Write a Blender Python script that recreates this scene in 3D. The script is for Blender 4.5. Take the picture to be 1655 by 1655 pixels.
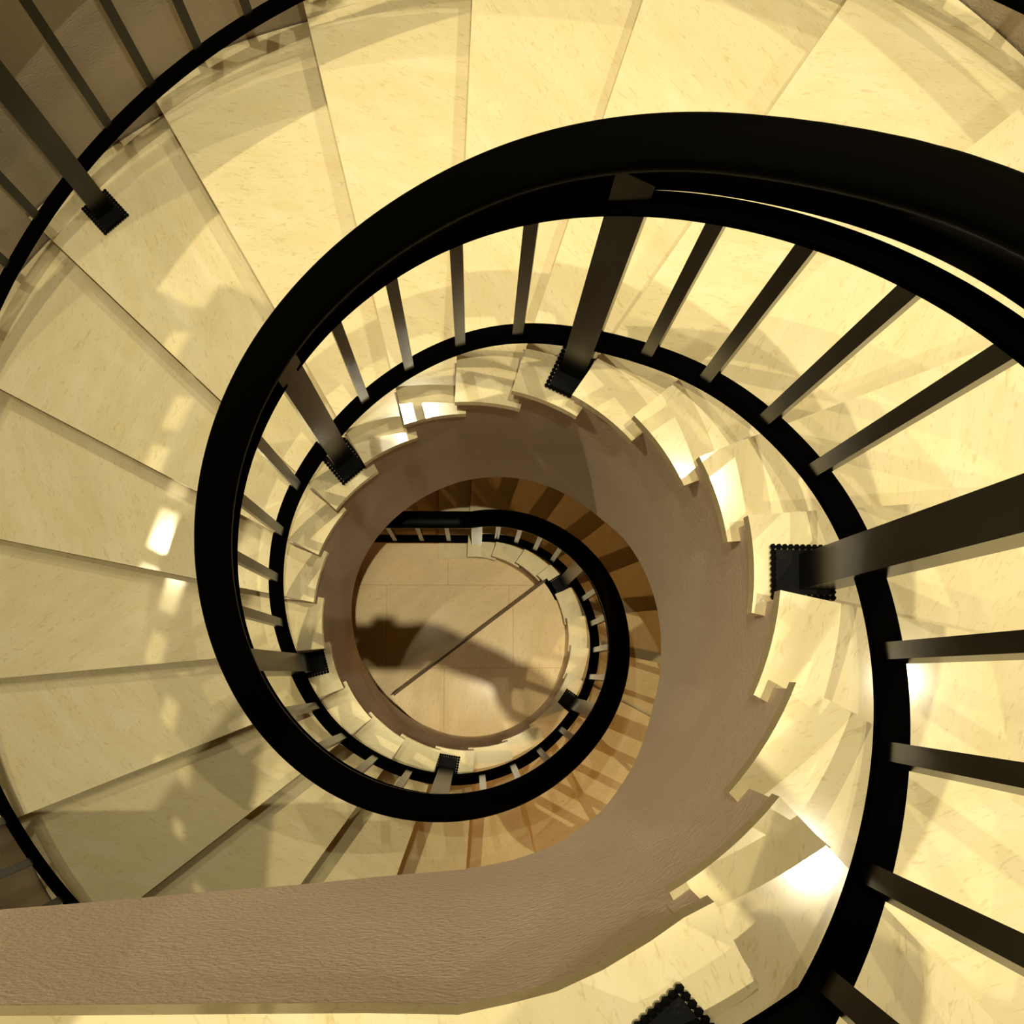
import bpy, bmesh, math, random
from mathutils import Vector, Matrix

for o in list(bpy.data.objects):
    bpy.data.objects.remove(o, do_unlink=True)
S = bpy.context.scene
COL = S.collection
PI = math.pi

# ------------------------------------------------------------------ camera
cd = bpy.data.cameras.new('camera')
cam = bpy.data.objects.new('camera', cd)
COL.objects.link(cam)
cd.sensor_fit = 'HORIZONTAL'
cd.sensor_width = 36.0
cd.lens = 2056.06 / 1655.0 * 36.0
cd.clip_start = 0.02
cd.clip_end = 60
R3 = [[0.9995525827, -0.0037947014, -0.0296687486],
      [0.0000500644, 0.9921303773, -0.1252090732],
      [0.0299103979, 0.1251515671, 0.9916866710]]
M = Matrix(R3).to_4x4()
M.translation = Vector((0.01218, -0.15082, 1.15671))
cam.matrix_world = M
S.camera = cam

# ------------------------------------------------------------------ light
S.view_settings.view_transform = 'Standard'
S.view_settings.look = 'None'
S.view_settings.gamma = 1.0
S.view_settings.use_curve_mapping = False
S.view_settings.exposure = 0.07

W = bpy.data.worlds.new('dim_hall')
S.world = W
W.use_nodes = True
W.node_tree.nodes['Background'].inputs['Color'].default_value = (1.0, 0.55, 0.20, 1)
W.node_tree.nodes['Background'].inputs['Strength'].default_value = 0.10

WARM = (1.0, 0.90, 0.64)
def point(name, loc, power, radius=0.014, col=WARM):
    l = bpy.data.lights.new(name, 'POINT')
    l.energy = power
    l.shadow_soft_size = radius
    l.color = col
    o = bpy.data.objects.new(name, l)
    o.location = loc
    COL.objects.link(o)
    return o
def spot(name, loc, target, power, angle, blend=0.5, radius=0.014, col=WARM):
    l = bpy.data.lights.new(name, 'SPOT')
    l.energy = power
    l.shadow_soft_size = radius
    l.color = col
    l.spot_size = math.radians(angle)
    l.spot_blend = blend
    o = bpy.data.objects.new(name, l)
    o.location = loc
    d = Vector(target) - Vector(loc)
    o.rotation_euler = d.to_track_quat('-Z', 'Y').to_euler()
    COL.objects.link(o)
    return o
def along(P, d, z):
    return (P[0] + d[0] * (z - P[2]), P[1] + d[1] * (z - P[2]), z)
ZL = 4.2
def downlight(loc, power, size=52, col=WARM):
    return spot('downlight', loc, (loc[0] * 0.9, loc[1] * 0.9, -3.0), power, size, 0.8, 0.014, col)
downlight(along((0.356, -0.340, -0.165), (0.260, -0.143), ZL), 170)
downlight(along((0.537, -0.160, -0.33), (0.353, -0.006), ZL), 90)
downlight(along((-0.79, 0.178, -2.31), (-0.231, 0.095), ZL), 600, 72, (1.0, 0.85, 0.53))
downlight(along((-0.12, 0.416, -1.65), (-0.047, 0.202), ZL), 190)
downlight((1.22, 0.87, ZL), 270)
point('chandelier_bulb', (0.22, -0.22, ZL), 410)
spot('floor_fill_spot', (0.22, -0.22, ZL + 0.05), (-0.04, 0.06, -5.0), 1150, 8.5, 0.6)  # added narrow fill beam down the well, brightens the lower floor
point('chandelier_bulb', (-0.54, 0.48, ZL), 190)
point('chandelier_bulb', (-0.31, 0.84, ZL), 90)
spot('lower_fill', (1.15, -0.74, -2.3), (0.75, -0.55, -4.6), 26, 110, 0.7, 0.05, (1.0, 0.52, 0.18))  # added orange fill for the lower right treads, no fixture there
point('lower_fill', (0.2, 1.25, -3.4), 1.6, 0.06, (1.0, 0.48, 0.12))  # added weak orange fill for the deepest treads

# ------------------------------------------------------------------ stair numbers
RISE = 0.165
DT = 2 * PI / 22
TA = -1.05588
RIN, ROUT = 0.4188, 1.495
OFF = 0.0452
RB = 0.508            # bottom rail centre radius
RF = 0.435            # stringer face
DK = [-0.18362, -0.13797, -0.06347, -0.05603, -0.0477, -0.02452, 0.07247, 0.08979, 0.08428, 0.06673, 0.04108,
      0.0388, 0.05112, 0.02307, 0.00649, 0.01877, 0.02183, 0.00953, 0.01103, 0.01061, -0.04509]
SR = [0.0002, 0.0091, 0.0021, -0.0039, -0.0034, -0.0043, -0.0118, -0.0098, -0.0048, -0.0015, 0.0065, 0.0006,
      -0.0045, 0.0016, 0.005]
NSTEP = 32
ZFLOOR = -RISE * NSTEP - 0.035
ZPLAT = -RISE * 28
def kd(k): return DK[k] if 0 <= k < len(DK) else 0.0
def kr(k): return SR[k] if 0 <= k < len(SR) else 0.0
def th(k): return TA + k * DT                     # pitch angle of a (fractional) step
def thn(k): return TA + (k + kd(k)) * DT          # measured nosing angle
def pitch(t): return -RISE * (t - TA) / DT
def nos(k, r, back=0.0):
    t = thn(k)
    a = math.sqrt(max(r * r - OFF * OFF, 1e-9))
    c, s = math.cos(t), math.sin(t)
    o = OFF - back
    return Vector((a * c - o * s, a * s + o * c))

# ------------------------------------------------------------------ materials
def newmat(name):
    m = bpy.data.materials.new(name)
    m.use_nodes = True
    nt = m.node_tree
    return m, nt, nt.nodes['Principled BSDF']
def N(nt, t, **kw):
    n = nt.nodes.new(t)
    for k, v in kw.items():
        if k in n.inputs: n.inputs[k].default_value = v
        else: setattr(n, k, v)
    return n
def ramp(nt, stops):
    r = nt.nodes.new('ShaderNodeValToRGB')
    e = r.color_ramp.elements
    while len(e) < len(stops): e.new(0.5)
    for i, (p, c) in enumerate(stops):
        e[i].position = p
        e[i].color = (*c, 1)
    return r
def mix(nt, fac, a, b, mode='MIX'):
    m = nt.nodes.new('ShaderNodeMix')
    m.data_type = 'RGBA'
    m.blend_type = mode
    for s, v in ((0, fac), (6, a), (7, b)):
        if hasattr(v, 'is_output'): nt.links.new(v, m.inputs[s])
        else: m.inputs[s].default_value = v if s == 0 else (*v, 1)
    return m.outputs[2]
def marble(name, base, dark, rough=0.14, spec=0.35):
    m, nt, b = newmat(name)
    L = nt.links.new
    tc = N(nt, 'ShaderNodeTexCoord')
    oi = N(nt, 'ShaderNodeObjectInfo')
    rot = nt.nodes.new('ShaderNodeVectorRotate')
    rot.rotation_type = 'Z_AXIS'
    mul = N(nt, 'ShaderNodeMath', operation='MULTIPLY')
    L(oi.outputs['Random'], mul.inputs[0]); mul.inputs[1].default_value = 6.28
    L(tc.outputs['Object'], rot.inputs['Vector']); L(mul.outputs[0], rot.inputs['Angle'])
    mp = N(nt, 'ShaderNodeMapping')
    mp.inputs['Scale'].default_value = (0.8, 2.6, 1.0)
    L(rot.outputs[0], mp.inputs['Vector'])
    n1 = N(nt, 'ShaderNodeTexNoise', Scale=9.0, Detail=6.0, Roughness=0.6)
    n2 = N(nt, 'ShaderNodeTexNoise', Scale=46.0, Detail=6.0, Roughness=0.65, Distortion=1.2)
    n3 = N(nt, 'ShaderNodeTexNoise', Scale=2.0, Detail=2.0)
    for n in (n1, n2, n3): L(mp.outputs[0], n.inputs['Vector'])
    r1 = ramp(nt, [(0.35, (0, 0, 0)), (0.7, (1, 1, 1))]); L(n1.outputs[0], r1.inputs[0])
    r2 = ramp(nt, [(0.56, (0, 0, 0)), (0.68, (1, 1, 1))]); L(n2.outputs[0], r2.inputs[0])
    f2 = N(nt, 'ShaderNodeMath', operation='MULTIPLY'); L(r2.outputs[0], f2.inputs[0]); f2.inputs[1].default_value = 0.42
    c1 = mix(nt, r1.outputs[0], base, tuple(0.93 * a * w for a, w in zip(base, (1, .98, .86))))
    c2 = mix(nt, f2.outputs[0], c1, dark)
    r3 = ramp(nt, [(0.3, (0.93, 0.92, 0.90)), (0.7, (1.0, 1.0, 1.0))]); L(n3.outputs[0], r3.inputs[0])
    c3 = mix(nt, 1.0, c2, r3.outputs[0], 'MULTIPLY')
    L(c3, b.inputs['Base Color'])
    b.inputs['Roughness'].default_value = rough
    b.inputs['Specular IOR Level'].default_value = spec
    return m
MARBLE = marble('cream_marble', (0.82, 0.73, 0.47), (0.48, 0.34, 0.12), 0.10)
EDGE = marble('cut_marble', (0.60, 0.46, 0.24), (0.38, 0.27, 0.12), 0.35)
FLOORM = None
def joints(m):
    nt = m.node_tree; b = nt.nodes['Principled BSDF']
    old = b.inputs['Base Color'].links[0].from_socket
    br = N(nt, 'ShaderNodeTexBrick', Scale=1.0)
    br.inputs['Mortar Size'].default_value = 0.002
    br.inputs['Brick Width'].default_value = 0.62; br.inputs['Row Height'].default_value = 0.42
    br.inputs['Color1'].default_value = br.inputs['Color2'].default_value = (1, 1, 1, 1)
    br.inputs['Mortar'].default_value = (0.82, 0.76, 0.68, 1)
    tc = N(nt, 'ShaderNodeTexCoord'); mp = N(nt, 'ShaderNodeMapping'); mp.inputs['Location'].default_value = (0.12, 0.13, 0)
    nt.links.new(tc.outputs['Object'], mp.inputs['Vector']); nt.links.new(mp.outputs[0], br.inputs['Vector'])
    nt.links.new(mix(nt, 1.0, old, br.outputs['Color'], 'MULTIPLY'), b.inputs['Base Color'])
    return m
FLOORM = marble('beige_marble', (0.86, 0.68, 0.42), (0.46, 0.32, 0.16), 0.12, 0.012)
joints(FLOORM)
def plaster(name, col, bump=0.6):
    m, nt, b = newmat(name)
    L = nt.links.new
    tc = N(nt, 'ShaderNodeTexCoord')
    n1 = N(nt, 'ShaderNodeTexNoise', Scale=140.0, Detail=3.0)
    n2 = N(nt, 'ShaderNodeTexNoise', Scale=3.0, Detail=4.0)
    n3 = N(nt, 'ShaderNodeTexNoise', Scale=14.0, Detail=5.0, Roughness=0.7)
    for n in (n1, n2, n3): L(tc.outputs['Object'], n.inputs['Vector'])
    r2 = ramp(nt, [(0.3, tuple(.93 * c for c in col)), (0.7, tuple(1.04 * c for c in col))]); L(n2.outputs[0], r2.inputs[0])
    r3 = ramp(nt, [(0.73, (1, 1, 1)), (0.80, (0.72, 0.68, 0.64))]); L(n3.outputs[0], r3.inputs[0])
    L(mix(nt, 1.0, r2.outputs[0], r3.outputs[0], 'MULTIPLY'), b.inputs['Base Color'])
    bp = N(nt, 'ShaderNodeBump', Strength=bump, Distance=0.004)
    L(n1.outputs[0], bp.inputs['Height']); L(bp.outputs[0], b.inputs['Normal'])
    b.inputs['Roughness'].default_value = 0.75
    return m
PLASTER = plaster('stringer_plaster', (0.70, 0.57, 0.45))
WALLM = plaster('wall_plaster', (0.50, 0.43, 0.33))
def metal(name, col, rough, wear=0.0, spec=0.02):
    m, nt, b = newmat(name)
    L = nt.links.new
    tc = N(nt, 'ShaderNodeTexCoord')
    n = N(nt, 'ShaderNodeTexNoise', Scale=18.0, Detail=5.0, Roughness=0.7)
    L(tc.outputs['Object'], n.inputs['Vector'])
    r = ramp(nt, [(0.62, col), (0.78, tuple(c + wear for c in col))]); L(n.outputs[0], r.inputs[0])
    L(r.outputs[0], b.inputs['Base Color'])
    b.inputs['Roughness'].default_value = rough
    b.inputs['Specular IOR Level'].default_value = spec
    return m
BLACK = metal('black_paint', (0.0014, 0.0013, 0.001), 0.4, 0.0, 0.0)
BAR = metal('dark_bar_paint', (0.0035, 0.003, 0.0018), 0.22, 0.006, 0.10)
HAND = metal('black_handrail', (0.0008, 0.0009, 0.0005), 0.3, 0.0, 0.012)
IRON = metal('cast_iron', (0.003, 0.003, 0.003), 0.55, 0.03, 0.06)
EDGE_STRIP, _nt, _b = newmat('dark_edge_strip'); _b.inputs['Base Color'].default_value = (0.10, 0.06, 0.025, 1); _b.inputs['Roughness'].default_value = 0.7

# ------------------------------------------------------------------ builders
def obj(name, bm, mat, parent=None, smooth=False):
    me = bpy.data.meshes.new(name)
    bmesh.ops.recalc_face_normals(bm, faces=bm.faces)
    bm.to_mesh(me); bm.free()
    if smooth:
        for f in me.polygons: f.use_smooth = True
    o = bpy.data.objects.new(name, me)
    COL.objects.link(o)
    if isinstance(mat, (list, tuple)):
        for m in mat: me.materials.append(m)
    else: me.materials.append(mat)
    if parent: o.parent = parent
    return o
def thing(name, label, cat, loc=(0, 0, 0), group=None):
    o = bpy.data.objects.new(name, None)
    o.empty_display_size = 0.1
    o.location = loc
    COL.objects.link(o)
    o['label'] = label; o['category'] = cat
    if group: o['group'] = group
    return o
def prism(pts, z0, z1, bm=None):
    bm = bm or bmesh.new()
    n = len(pts)
    lo = [bm.verts.new((p[0], p[1], z0)) for p in pts]
    hi = [bm.verts.new((p[0], p[1], z1)) for p in pts]
    bm.faces.new(lo[::-1]); bm.faces.new(hi)
    for i in range(n):
        j = (i + 1) % n
        bm.faces.new((lo[i], lo[j], hi[j], hi[i]))
    return bm
def bevel(bm, w=0.003, seg=2, ang=0.6):
    es = [e for e in bm.edges if len(e.link_faces) == 2 and e.calc_face_angle(0) > ang]
    bmesh.ops.bevel(bm, geom=es, offset=w, segments=seg, affect='EDGES', profile=0.5, clamp_overlap=True)
    return bm
def box(x0, x1, y0, y1, z0, z1, bm=None):
    return prism([(x0, y0), (x1, y0), (x1, y1), (x0, y1)], z0, z1, bm)
def sweep(path, prof, closed_prof=True):
    """path: list of (x, y, z); prof: list of (outward, up)."""
    bm = bmesh.new()
    rings = []
    n = len(path)
    for i, p in enumerate(path):
        a = Vector(path[max(i - 1, 0)]); b = Vector(path[min(i + 1, n - 1)])
        t = (b - a); t.z = 0; t.normalize()
        out = Vector((t.y, -t.x, 0))            # right-hand side of travel = away from the well (ccw descent)
        rings.append([bm.verts.new(Vector(p) + out * u + Vector((0, 0, v))) for u, v in prof])
    m = len(prof)
    for i in range(n - 1):
        for j in range(m):
            k = (j + 1) % m
            bm.faces.new((rings[i][j], rings[i + 1][j], rings[i + 1][k], rings[i][k]))
    bm.faces.new(rings[0]); bm.faces.new(rings[-1][::-1])
    return bm
def rrect(w, h, r, zc=0.0, n=4):
    pts = []
    for cx, cy, a0 in ((w / 2 - r, h / 2 - r, 0), (-w / 2 + r, h / 2 - r, PI / 2), (-w / 2 + r, -h / 2 + r, PI), (w / 2 - r, -h / 2 + r, 1.5 * PI)):
        for i in range(n + 1):
            a = a0 + i * PI / 2 / n
            pts.append((cx + r * math.cos(a), cy + r * math.sin(a) + zc))
    return pts
def arc(r, t0, t1, n):
    return [Vector((r * math.cos(t0 + (t1 - t0) * i / n), r * math.sin(t0 + (t1 - t0) * i / n))) for i in range(n + 1)]
def ang(v): return math.atan2(v[1], v[0])
def interp(tab, x):
    if x <= tab[0][0]: return tab[0][1]
    for (a, u), (b, v) in zip(tab, tab[1:]):
        if x <= b: return u + (v - u) * (x - a) / (b - a)
    return tab[-1][1]

# ------------------------------------------------------------------ setting
# lower edge of the plaster stringer seen from the well: (degrees, z)
EDGE_Z = [(-90, -0.80), (-80, -0.83), (-70, -0.87), (-59.2, -0.96), (-47.0, -1.15), (-32.0, -1.42), (-13.5, -1.64), (-1.9, -1.76), (11.5, -1.90),
          (24.5, -2.04), (35.8, -2.21), (51.2, -2.35), (66.9, -2.475), (79.1, -2.589), (93.5, -2.728), (106.0, -2.86),
          (119.2, -2.985), (130.6, -3.075), (139.9, -3.145), (154.8, -3.265), (166.6, -3.40), (177.4, -3.565),
          (191.3, -3.775), (207.1, -4.04), (224.9, -4.37), (244.3, -4.595), (262, -4.75), (285, -5.0), (300, -5.33), (460, -5.33)]
STRAIGHT_Z = [(-3.0, -0.36), (-1.2, -0.40), (-0.575, -0.492), (-0.408, -0.589), (-0.256, -0.658), (-0.095, -0.756), (0.0, -0.80)]
def structure(o, cat='structure'):
    o['kind'] = 'structure'
    return o

# curved wall of the stair drum
bm = bmesh.new()
NW = 176
rows = [-5.45, -4.5, -3.6, -2.7, -1.8, -0.9, -0.02]
for r, flip in ((1.50, 0), (1.60, 1)):
    g = [[bm.verts.new((r * math.cos(2 * PI * i / NW), r * math.sin(2 * PI * i / NW), z)) for i in range(NW)] for z in rows]
    for a, b in zip(g, g[1:]):
        for i in range(NW):
            bm.faces.new((a[i], a[(i + 1) % NW], b[(i + 1) % NW], b[i]))
    if not flip: inner = g
    else:
        for i in range(NW):
            j = (i + 1) % NW
            bm.faces.new((inner[-1][i], inner[-1][j], g[-1][j], g[-1][i]))
wall = obj('wall_outer', bm, WALLM, None, True)
structure(wall)

# lower hall floor
bm = prism(arc(1.60, 0, 2 * PI, 96)[:-1], ZFLOOR - 0.12, ZFLOOR)
structure(obj('floor', bm, FLOORM))

# upper landing, with the first tread
LY = -0.445
land = [Vector((-2.9, LY)), Vector((-0.08, LY))]
land += [Vector((0.0, -0.447)), Vector((0.045, -0.438)), Vector((0.086, -0.428)), Vector((0.127, -0.410)), Vector((0.169, -0.386)), Vector((0.199, -0.366))]
land += [nos(0, 0.419), nos(0, 1.50), Vector((1.9, -1.6)), Vector((1.9, -2.9)), Vector((-2.9, -2.9))]
bm = bevel(prism(land, -0.035, 0.0), 0.003)
landing = structure(obj('floor_landing', bm, MARBLE))

# ------------------------------------------------------------------ staircase
stair = thing('spiral_staircase', 'cream marble spiral staircase winding down around the open well on a plaster stringer', 'staircase', (0, 0, ZFLOOR))
def under(o):
    o.parent = stair
    o.matrix_parent_inverse = Matrix.Translation((0, 0, -ZFLOOR))
    return o
def tread_outline(k):
    if k == NSTEP:
        return [Vector((0.165, 0.405)), Vector((0.165, 1.47)), Vector((-0.17, 1.47)), Vector((-0.17, 0.422)), Vector((0.0, 0.424)), Vector((0.10, 0.420))][::-1]
    rin = RIN + kr(k)
    f_in, f_out = nos(k, rin), nos(k, ROUT)
    b_in, b_out = nos(k - 1, rin, 0.022), nos(k - 1, ROUT, 0.03)
    pts = []
    a1, a0 = ang(f_in), ang(b_in)
    while a1 < a0: a1 += 2 * PI
    pts += arc(rin, a0, a1, 8)
    o1, o0 = ang(f_out), ang(b_out)
    while o1 < o0: o1 += 2 * PI
    pts += arc(ROUT, o1, o0, 10)
    return pts
for k in range(1, NSTEP + 1):
    z = -RISE * k
    bm = bevel(prism(tread_outline(k), z - 0.034, z), 0.0028)
    under(obj('stair_tread', bm, MARBLE))
    # riser below the nosing of the step above (k-1)
    r0, r1 = RF + 0.004, ROUT
    a, b = nos(k - 1, r0, 0.012), nos(k - 1, r1, 0.012)
    c, d = nos(k - 1, r1, 0.032), nos(k - 1, r0, 0.032)
    bm = prism([a, b, c, d], z, z + RISE - 0.034)
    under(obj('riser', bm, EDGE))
# last riser down to the floor
a, b = nos(NSTEP, RF, 0.012), nos(NSTEP, ROUT, 0.012)

# plaster stringer: deep inner face, stepped top under the treads, plus the sloping soffit slab
def underside(t):
    """z of the underside of whatever tread stands over the angle t (at the stringer)"""
    for k in range(0, NSTEP + 1):
        if t <= thn(k) + 0.10: return -RISE * k - 0.034
    return ZFLOOR + 0.002
def stringer():
    bm = bmesh.new()
    pts = []
    # straight part under the landing edge
    SZ = [(x_, 1.157 - (1.157 - z_) * 1.034) for x_, z_ in STRAIGHT_Z]
    for i in range(25):
        x = -2.9 + (2.9 - 0.0) * i / 24
        pts.append((x, LY - 0.008, 0, -1, -0.035, interp(SZ, x)))
    t = math.radians(-89)
    tend = th(NSTEP) + 0.12
    ts = []
    while t < tend:
        ts.append(t); t += math.radians(1.5)
    for k in range(0, NSTEP + 1):
        ts += [thn(k) + 0.10 - 1e-4, thn(k) + 0.10 + 1e-4]
    for t in sorted(ts):
        zb = interp(EDGE_Z, math.degrees(t))
        zt = underside(t)
        zb = min(zb, zt - 0.02)
        w_ = max(0.0, min(1.0, (-58 - math.degrees(t)) / 32))
        zb = 1.157 - (1.157 - zb) * (1 + 0.04 * w_)
        rf = RF + 0.018 * max(0.0, min(1.0, (-58 - math.degrees(t)) / 32))
        pts.append((rf * math.cos(t), rf * math.sin(t), math.cos(t), math.sin(t), zt, max(zb, ZFLOOR)))
    th_ = 0.075
    ring = []
    for x, y, nx, ny, zt, zb in pts:
        ring.append([bm.verts.new((x, y, zt)), bm.verts.new((x, y, zb)),
                     bm.verts.new((x + nx * th_, y + ny * th_, zb)), bm.verts.new((x + nx * th_, y + ny * th_, zt))])
    for a, b in zip(ring, ring[1:]):
        for j in range(4):
            m = (j + 1) % 4
            bm.faces.new((a[j], a[m], b[m], b[j]))
    bm.faces.new(ring[0]); bm.faces.new(ring[-1][::-1])
    return bm
under(obj('stringer', stringer(), PLASTER))
# soffit slab
bm = bmesh.new()
ring = []
n = 300
for i in range(n + 1):
    t = th(-1) + (th(NSTEP) - th(-1)) * i / n
    z = max(pitch(t) - 0.20, ZFLOOR + 0.01)
    zl = max(z - 0.15, ZFLOOR)
    c, s = math.cos(t), math.sin(t)
    ring.append([bm.verts.new((r * c, r * s, q)) for r, q in ((0.505, z), (0.505, zl), (1.495, zl), (1.495, z))])
for a, b in zip(ring, ring[1:]):
    for j in range(4):
        m = (j + 1) % 4
        bm.faces.new((a[j], a[m], b[m], b[j]))
bm.faces.new(ring[0]); bm.faces.new(ring[-1][::-1])
under(obj('soffit', bm, PLASTER))
# slab under the landing
bm = prism([Vector((-2.9, LY - 0.08)), Vector((0.0, LY - 0.08)), Vector((0.22, LY - 0.02)), Vector((0.9, -1.25)), Vector((1.9, -1.7)), Vector((1.9, -2.9)), Vector((-2.9, -2.9))], -0.30, -0.036)
structure(obj('trim_1', bm, PLASTER))

# platform that closes the lower part of the well, with a straight front edge across it
A_, B_ = Vector((0.319, 0.257)), Vector((-0.239, -0.165))
dirv = (A_ - B_).normalized()
def chord(r, p, d, sgn):
    b = p.dot(d); c = p.dot(p) - r * r
    return p + d * (-b + sgn * math.sqrt(b * b - c))
rp = RF + 0.005
C1, C0 = chord(rp, A_, dirv, 1), chord(rp, A_, dirv, -1)
t1, t0 = ang(C1), ang(C0) 
while t1 < t0: t1 += 2 * PI
plat = [p for p in arc(rp, t0, t1, 40)]
bm = bevel(prism(plat, ZPLAT - 0.035, ZPLAT), 0.003)
pf = structure(obj('floor_platform', bm, FLOORM))
nrm = Vector((-dirv.y, dirv.x))
if nrm.dot(Vector((-1, 1))) < 0: nrm = -nrm
plat2 = [p - nrm * 0.02 for p in arc(rp - 0.004, t0, t1, 40)]
bm = prism(plat2, ZFLOOR, ZPLAT - 0.035)
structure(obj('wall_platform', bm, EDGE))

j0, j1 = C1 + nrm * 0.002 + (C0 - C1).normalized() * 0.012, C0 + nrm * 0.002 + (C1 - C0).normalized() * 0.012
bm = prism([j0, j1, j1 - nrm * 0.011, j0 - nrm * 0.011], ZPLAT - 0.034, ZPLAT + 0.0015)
structure(obj('trim_2', bm, EDGE_STRIP))  # thin dark strip along the platform's front edge

# unseen slotted screen added over the drum's left side; cuts lamp light into patches
bm = bmesh.new()
def ringseg(r0, r1, a0, a1, z0, z1):
    n = max(2, int((a1 - a0) / math.radians(1.5)))
    prism(arc(r0, a0, a1, n) + arc(r1, a1, a0, n), z0, z1, bm)
g0, g1 = math.radians(150), math.radians(186)
ringseg(1.555, 1.60, g0, g1, -0.02, 0.50)
ringseg(1.54, 1.615, g0, g1, 0.86, 0.94)
for i in range(13):
    a = math.radians(151 + 3.05 * i - 0.1)
    ringseg(1.555, 1.60, a, a + math.radians(0.75), 0.50, 0.86)
structure(obj('wall_light_screen', bm, WALLM))

# ------------------------------------------------------------------ railings
def smooth(tab, x):
    return sum(interp(tab, x + d) for d in (-0.5, -0.25, 0, 0.25, 0.5)) / 5
def rpitch(k):
    """pitch of the rails: a little steeper over the last steps, level at both ends"""
    k = min(max(k, KLO), KHI)
    if k <= 28: return -RISE * k
    return -RISE * 28 - (k - 28) * (RISE * 4) / (KHI - 28)
KLO, KHI = 0.30, 31.2
R_BOT = [(0.3, .5085), (0.8, .508), (1.65, .5055), (2.4, .507), (3.4, .509), (4.1, .514), (4.7, .510), (5.3, .508), (6.05, .5075), (6.7, .5015),
         (7.45, .501), (8.65, .5165), (9.2, .5185), (9.95, .512), (10.7, .510), (11.4, .507), (12.4, .511), (13, .516), (13.75, .5125),
         (14.5, .511), (15.2, .5055), (16, .5025), (16.8, .510), (18.4, .503), (20, .505), (21.7, .498), (22.7, .4925), (24, .500), (25.5, .508), (31, .508)]
R_MID = [(4.5, .497), (5.5, .489), (6.5, .483), (7.5, .484), (9, .492), (11, .494), (14, .495), (16, .499), (31, .500)]
R_HAND = [(4.5, .515), (5.5, .512), (6.4, .497), (7.5, .499), (8.8, .497), (9.6, .4915), (10.9, .491), (11.8, .4935), (13.4, .495), (14.9, .497),
          (16.5, .504), (18.3, .508), (20, .504), (22.5, .497), (24.6, .505), (27, .506), (28.2, .499), (31, .497)]
R_OUT = [(0, 1.376)]
def helix_path(rtab, off, k0, k1, step=0.08, pre=None, post=None):
    """level run - helix - level run; travels downhill (counter-clockwise)"""
    pts = []
    if pre is not None:
        r = rtab[0][1]
        z0 = rpitch(KLO) + off
        kq = (-PI / 2 - TA) / DT
        for i in range(30): pts.append((pre + (0 - pre) * i / 30, -r, z0))
        k0 = kq
    n = int((k1 - k0) / step)
    for i in range(n + 1):
        k = k0 + (k1 - k0) * i / n
        r = smooth(rtab, k); t = th(k)
        z = (rpitch(k) if pre is not None else -RISE * k) + off
        pts.append((r * math.cos(t), r * math.sin(t), z))
    if post is not None:
        r = pts[-1][1]; x0 = pts[-1][0]; z1 = pts[-1][2]
        for i in range(1, 25): pts.append((x0 + (post - x0) * i / 24, r, z1))
    return pts
rail = thing('stair_railing', 'black handrail with square balusters and newel posts curling down along the open well', 'railing', (0, 0, ZFLOOR))
rail2 = thing('stair_railing', 'black railing along the outer wall of the stairs, left and top left', 'railing', (0, 0, ZFLOOR))
def onto(o, par):
    o.parent = par
    o.matrix_parent_inverse = Matrix.Translation((0, 0, -ZFLOOR))
    return o
K0, K1 = -0.40, 31.2
HB = 0.0
HPROF = [(.036, -.010), (.0335, -.003), (.028, 0), (-.028, 0), (-.0335, -.003), (-.036, -.010), (-.036, -.024), (-.0325, -.034), (-.022, -.052),
         (-.010, -.100), (-.006, -.147), (.016, -.147), (.018, -.100), (.024, -.052), (.0325, -.034), (.036, -.024)]
onto(obj('handrail', sweep(helix_path(R_HAND, 1.050, K0, K1, 0.06, -2.8, -1.35), HPROF), HAND, None, True), rail)
onto(obj('bottom_rail', sweep(helix_path(R_BOT, 0.149, K0, K1, 0.06, -2.8, -1.35), rrect(0.0365, 0.026, 0.003, 0, 1)), BLACK), rail)
onto(obj('middle_rail', sweep(helix_path(R_MID, 0.876, K0, K1, 0.06, -2.8, -1.35), rrect(0.032, 0.024, 0.003, 0, 1)), BLACK), rail)
def bar_mesh(w, h, mat, name):
    bm = bevel(box(-w / 2, w / 2, -w / 2, w / 2, 0, h), 0.0015, 1)
    me = bpy.data.meshes.new(name)
    bm.to_mesh(me); bm.free(); me.materials.append(mat)
    return me
def plate_mesh():
    """square cast plate with a roped (beaded) border; origin below the post"""
    bm = bmesh.new()
    x0, x1, hy = -0.062, 0.024, 0.036
    bevel(box(x0 + .004, x1 - .004, -hy + .004, hy - .004, 0, 0.010, bm), 0.002, 1)
    def bead(x, y):
        bmesh.ops.create_icosphere(bm, subdivisions=1, radius=0.0050, matrix=Matrix.Translation((x, y, 0.0085)))
    nx, ny = 11, 10
    for i in range(nx):
        x = x0 + (x1 - x0) * i / (nx - 1)
        bead(x, -hy); bead(x, hy)
    for i in range(1, ny - 1):
        y = -hy + 2 * hy * i / (ny - 1)
        bead(x0, y); bead(x1, y)
    me = bpy.data.meshes.new('base_plate')
    bm.to_mesh(me); bm.free(); me.materials.append(IRON)
    return me
BALM = bar_mesh(0.0205, 0.715, BAR, 'baluster')
NEWM = bar_mesh(0.050, 1.0, BAR, 'newel_post')
PLM = plate_mesh()
def inst(name, me, par, loc, rz, sz=1.0):
    o = bpy.data.objects.new(name, me)
    COL.objects.link(o)
    o.location = loc; o.rotation_euler = (0, 0, rz); o.scale = (1, 1, sz)
    return onto(o, par)
def plate_under(newel, loc, rz, flip=1):
    o = bpy.data.objects.new('base_plate', PLM)
    COL.objects.link(o)
    o.parent = newel
    o.matrix_parent_inverse = Matrix.Identity(4)
    if flip < 0: o.rotation_euler = (0, 0, PI)
    o.scale = (1, 1, 1 / newel.scale[2])
    return o
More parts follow.
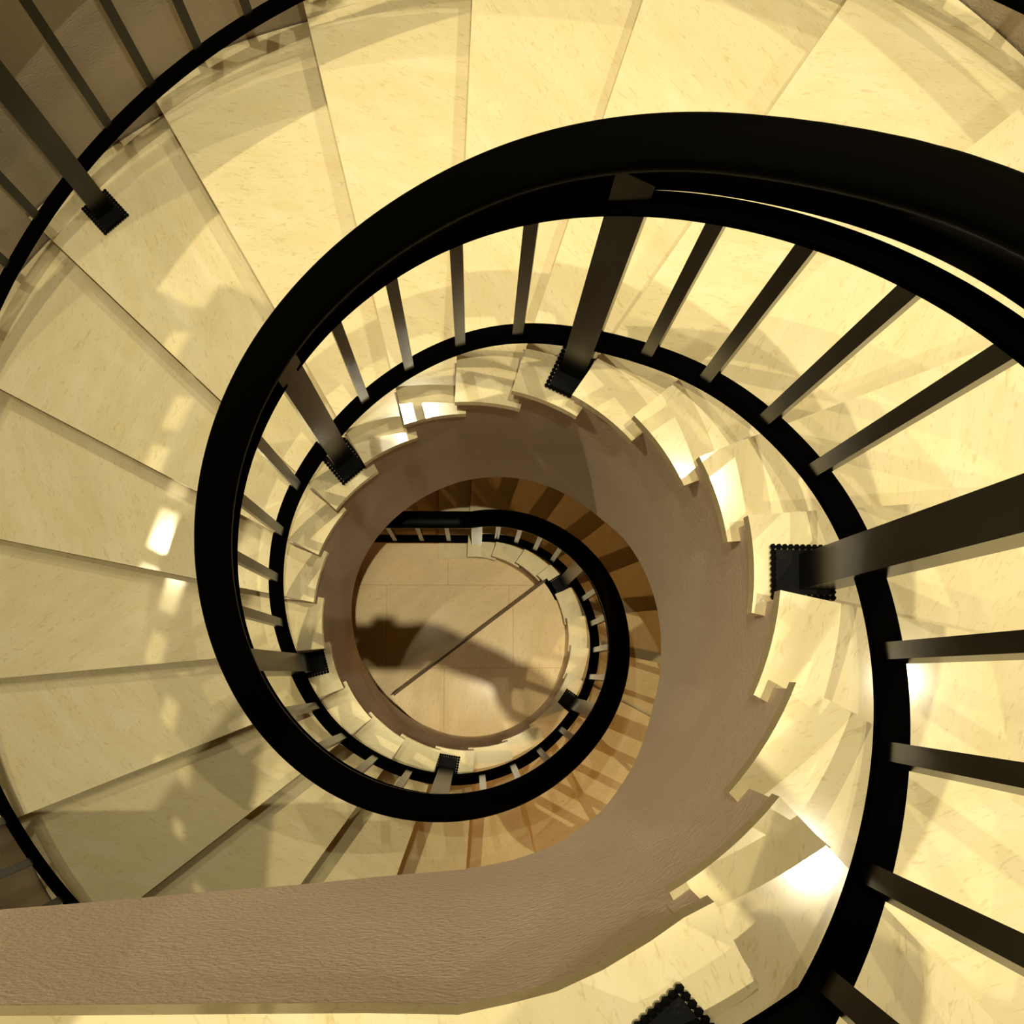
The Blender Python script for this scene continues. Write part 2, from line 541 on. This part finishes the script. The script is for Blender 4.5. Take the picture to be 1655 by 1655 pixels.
NK = [-0.40, 3.64, 7.66, 11.65, 15.61, 19.62, 23.60, 27.62, 31.02]
BAYS = [0.88, 1.66, 2.43, 3.21]
for i, k in enumerate(NK):
    t = th(k)
    z0 = -RISE * (4 * i)
    top = rpitch(k) + 0.975
    if i == 0:       # corner post: stands turned on the landing
        t = math.radians(-50)
        nw = inst('newel_post', NEWM, rail, (0.205, -0.495, z0), t, top - z0)
    else:
        nw = inst('newel_post', NEWM, rail, (0.503 * math.cos(t), 0.503 * math.sin(t), z0), t, top - z0)
    plate_under(nw, None, t)
    if i < 8:
        for j, b in enumerate(BAYS):
            kk = k + b * (NK[i + 1] - k) / 4.0
            if i == 0: kk = (0.45, 1.14, 2.0, 2.8)[j]
            if i == 1: kk = (4.61, 5.33, 6.12, 6.86)[j]
            tt = th(kk)
            u = Vector((math.cos(tt), math.sin(tt), 0))
            foot = u * smooth(R_BOT, kk) + Vector((0, 0, rpitch(kk) + 0.155))
            zx = (u * (smooth(R_MID, kk) - smooth(R_BOT, kk)) + Vector((0, 0, 0.715))).normalized()
            yx = zx.cross(u).normalized()
            xx = yx.cross(zx)
            b_ = inst('baluster', BALM, rail, foot, 0)
            b_.rotation_euler = Matrix((xx, yx, zx)).transposed().to_euler()
# level run beyond the lowest newel
for i in range(1, 9):
    x = 0.02 - 0.132 * i
    inst('baluster', BALM, rail, (x, 0.504, rpitch(32) + 0.155), PI / 2)
# level run on the landing
for i in range(1, 5):
    x = 0.10 - 0.132 * i
    inst('baluster', BALM, rail, (x, -0.504, rpitch(0) + 0.155), -PI / 2)

# outer railing
KO0, KO1 = 0.7, 21.0
onto(obj('handrail', sweep(helix_path(R_OUT, 1.05, KO0, KO1, 0.06), HPROF), HAND, None, True), rail2)
onto(obj('bottom_rail', sweep(helix_path(R_OUT, 0.20, KO0, KO1, 0.06), rrect(0.030, 0.026, 0.003, 0, 1)), BLACK), rail2)
onto(obj('middle_rail', sweep(helix_path(R_OUT, 0.876, KO0, KO1, 0.06), rrect(0.026, 0.024, 0.003, 0, 1)), BLACK), rail2)
for i in range(0, 3):
    k = 5.8 + 6.0 * i
    if k > KO1: break
    t = th(k)
    z0 = -RISE * math.ceil(k)
    nw = inst('newel_post', NEWM, rail2, (1.385 * math.cos(t), 1.385 * math.sin(t), z0), t + PI, pitch(t) + 0.985 - z0)
    plate_under(nw, None, t, -1)
    for j in range(1, 18):
        kk = k + j / 3.0
        if kk > KO1: break
        tt = th(kk)
        inst('baluster', BALM, rail2, (1.385 * math.cos(tt), 1.385 * math.sin(tt), pitch(tt) + 0.205), tt, 0.93)

# ------------------------------------------------------------------ the photographer at the railing
def cloth(name, col, rough=0.8):
    m, nt, b = newmat(name)
    tc = N(nt, 'ShaderNodeTexCoord'); n = N(nt, 'ShaderNodeTexNoise', Scale=60.0, Detail=3.0)
    nt.links.new(tc.outputs['Object'], n.inputs['Vector'])
    r = ramp(nt, [(0.3, tuple(.8 * c for c in col)), (0.7, col)]); nt.links.new(n.outputs[0], r.inputs[0])
    nt.links.new(r.outputs[0], b.inputs['Base Color']); b.inputs['Roughness'].default_value = rough
    return m
SKIN = cloth('skin', (0.50, 0.30, 0.20), 0.5); JACKET = cloth('dark_cloth', (0.03, 0.03, 0.035)); DENIM = cloth('trouser_cloth', (0.05, 0.06, 0.09))
HAIR = cloth('dark_hair', (0.012, 0.009, 0.007), 0.5); LEATHER = cloth('shoe_leather', (0.02, 0.015, 0.01), 0.4); CAMB = cloth('camera_shell', (0.015, 0.015, 0.015), 0.45)
def skinned(name, joints, edges, mat, parent, levels=2):
    """continuous limb surface grown over a joint skeleton; joints: name -> (x, y, z, radius)"""
    keys = list(joints)
    me = bpy.data.meshes.new(name)
    me.from_pydata([joints[k][:3] for k in keys], [(keys.index(a), keys.index(b)) for a, b in edges], [])
    o = bpy.data.objects.new(name, me); COL.objects.link(o)
    md = o.modifiers.new('skin', 'SKIN'); md.use_smooth_shade = True
    lay = me.skin_vertices[0].data if me.skin_vertices else None
    if lay is None:
        bm = bmesh.new(); bm.from_mesh(me); bm.verts.layers.skin.verify(); bm.to_mesh(me); bm.free()
        lay = me.skin_vertices[0].data
    for i, k in enumerate(keys):
        r = joints[k][3]
        lay[i].radius = r if isinstance(r, tuple) else (r, r)
        lay[i].use_root = (i == 0)
    o.modifiers.new('sub', 'SUBSURF').levels = levels
    o.modifiers['sub'].render_levels = levels
    me.materials.append(mat)
    if parent: o.parent = parent; o.matrix_parent_inverse = Matrix.Translation(-parent.location)
    return o
man = thing('person', 'person in a dark jacket leaning over the landing railing, holding a camera above the well', 'person', (0, -0.86, 0))
J = {'pelvis': (0, -0.84, 0.94, (0.125, 0.10)), 'waist': (0, -0.82, 1.06, (0.125, 0.095)), 'chest': (0, -0.74, 1.25, (0.15, 0.105)),
     'neck': (0, -0.645, 1.40, 0.052), 'skull': (0, -0.60, 1.47, 0.075), 'crown': (0, -0.555, 1.56, 0.082), 'face': (0, -0.53, 1.47, 0.05)}
E_ = [('pelvis', 'waist'), ('waist', 'chest'), ('chest', 'neck'), ('neck', 'skull'), ('skull', 'crown'), ('skull', 'face')]
for sx, n_ in ((-1, 'l'), (1, 'r')):
    J.update({'sh' + n_: (0.185 * sx, -0.70, 1.32, 0.06), 'el' + n_: ((0.36 if sx > 0 else 0.27) * sx, -0.37 if sx > 0 else -0.43, 1.17, 0.045), 'wr' + n_: ((0.178 if sx > 0 else 0.12) * sx + 0.012, -0.190 if sx > 0 else -0.208, 1.21, 0.031),
              'ha' + n_: (0.085 * sx + 0.012, -0.165, 1.215, 0.033),
              'hip' + n_: (0.09 * sx, -0.85, 0.88, 0.09), 'kn' + n_: (0.10 * sx, -0.83, 0.48, 0.06), 'an' + n_: (0.11 * sx, -0.88, 0.09, 0.042), 'toe' + n_: (0.125 * sx, -0.74, 0.035, 0.035)})
    E_ += [('chest', 'sh' + n_), ('sh' + n_, 'el' + n_), ('el' + n_, 'wr' + n_), ('wr' + n_, 'ha' + n_), ('pelvis', 'hip' + n_), ('hip' + n_, 'kn' + n_), ('kn' + n_, 'an' + n_), ('an' + n_, 'toe' + n_)]
    for f in range(4):                                  # fingers closing on the camera body
        y = -0.178 + 0.017 * f; L_ = (0.9, 1.0, 0.95, 0.75)[f]
        J.update({f'f{n_}{f}a': (0.078 * sx + 0.012, y, 1.232, 0.0095), f'f{n_}{f}b': ((0.078 - 0.022 * L_) * sx + 0.012, y, 1.247, 0.0088), f'f{n_}{f}c': ((0.078 - 0.045 * L_) * sx + 0.012, y, 1.247, 0.0075)})
        E_ += [('ha' + n_, f'f{n_}{f}a'), (f'f{n_}{f}a', f'f{n_}{f}b'), (f'f{n_}{f}b', f'f{n_}{f}c')]
    J.update({f'th{n_}a': (0.085 * sx + 0.012, -0.150, 1.196, 0.011), f'th{n_}b': (0.066 * sx + 0.012, -0.14, 1.187, 0.009)})
    E_ += [('ha' + n_, f'th{n_}a'), (f'th{n_}a', f'th{n_}b')]
skinned('body', J, E_, SKIN, man)
def grow(keys, g): return {k: (*J[k][:3], tuple(v + g for v in (J[k][3] if isinstance(J[k][3], tuple) else (J[k][3],) * 2))) for k in keys}
kj = ['pelvis', 'waist', 'chest', 'shl', 'ell', 'wrl', 'shr', 'elr', 'wrr']
skinned('jacket', grow(kj, 0.014), [e for e in E_ if e[0] in kj and e[1] in kj], JACKET, man)
kt = ['pelvis', 'hipl', 'knl', 'anl', 'hipr', 'knr', 'anr']
skinned('trousers', grow(kt, 0.012), [e for e in E_ if e[0] in kt and e[1] in kt], DENIM, man)
skinned('hair', {'a': (0, -0.565, 1.575, 0.088), 'b': (0, -0.63, 1.53, 0.075), 'c': (0, -0.655, 1.46, 0.05)}, [('a', 'b'), ('b', 'c')], HAIR, man)
for sx, n_ in ((-1, 'l'), (1, 'r')):
    skinned('shoe', {'a': (0.11 * sx, -0.90, 0.05, 0.05), 'b': (0.12 * sx, -0.80, 0.045, 0.045), 'c': (0.128 * sx, -0.70, 0.038, 0.038)}, [('a', 'b'), ('b', 'c')], LEATHER, man)
    e_ = bmesh.new(); bmesh.ops.create_uvsphere(e_, u_segments=12, v_segments=8, radius=0.012, matrix=Matrix.Translation((0.03 * sx, -0.487, 1.49)))
    o = obj('eye', e_, CAMB, man, True); o.matrix_parent_inverse = Matrix.Translation(-man.location)
camt = thing('compact_camera', 'small black camera held out over the well in both hands', 'camera', tuple(M.translation))
camt.rotation_euler = M.to_euler()
bm = bevel(box(-0.062, 0.062, -0.036, 0.036, 0.035, 0.072), 0.006)
obj('shell', bm, CAMB, camt)
bm = bmesh.new()
n = 32
ri = [[bm.verts.new((r * math.cos(2 * PI * i / n), r * math.sin(2 * PI * i / n), z)) for i in range(n)] for r, z in ((0.030, 0.036), (0.030, 0.012), (0.026, 0.010), (0.024, 0.034))]
for a, b in zip(ri, ri[1:]):
    for i in range(n): bm.faces.new((a[i], a[(i + 1) % n], b[(i + 1) % n], b[i]))
obj('lens_barrel', bm, CAMB, camt, True)
obj('viewfinder', bevel(box(-0.018, 0.018, 0.034, 0.048, 0.040, 0.070), 0.003), CAMB, camt)
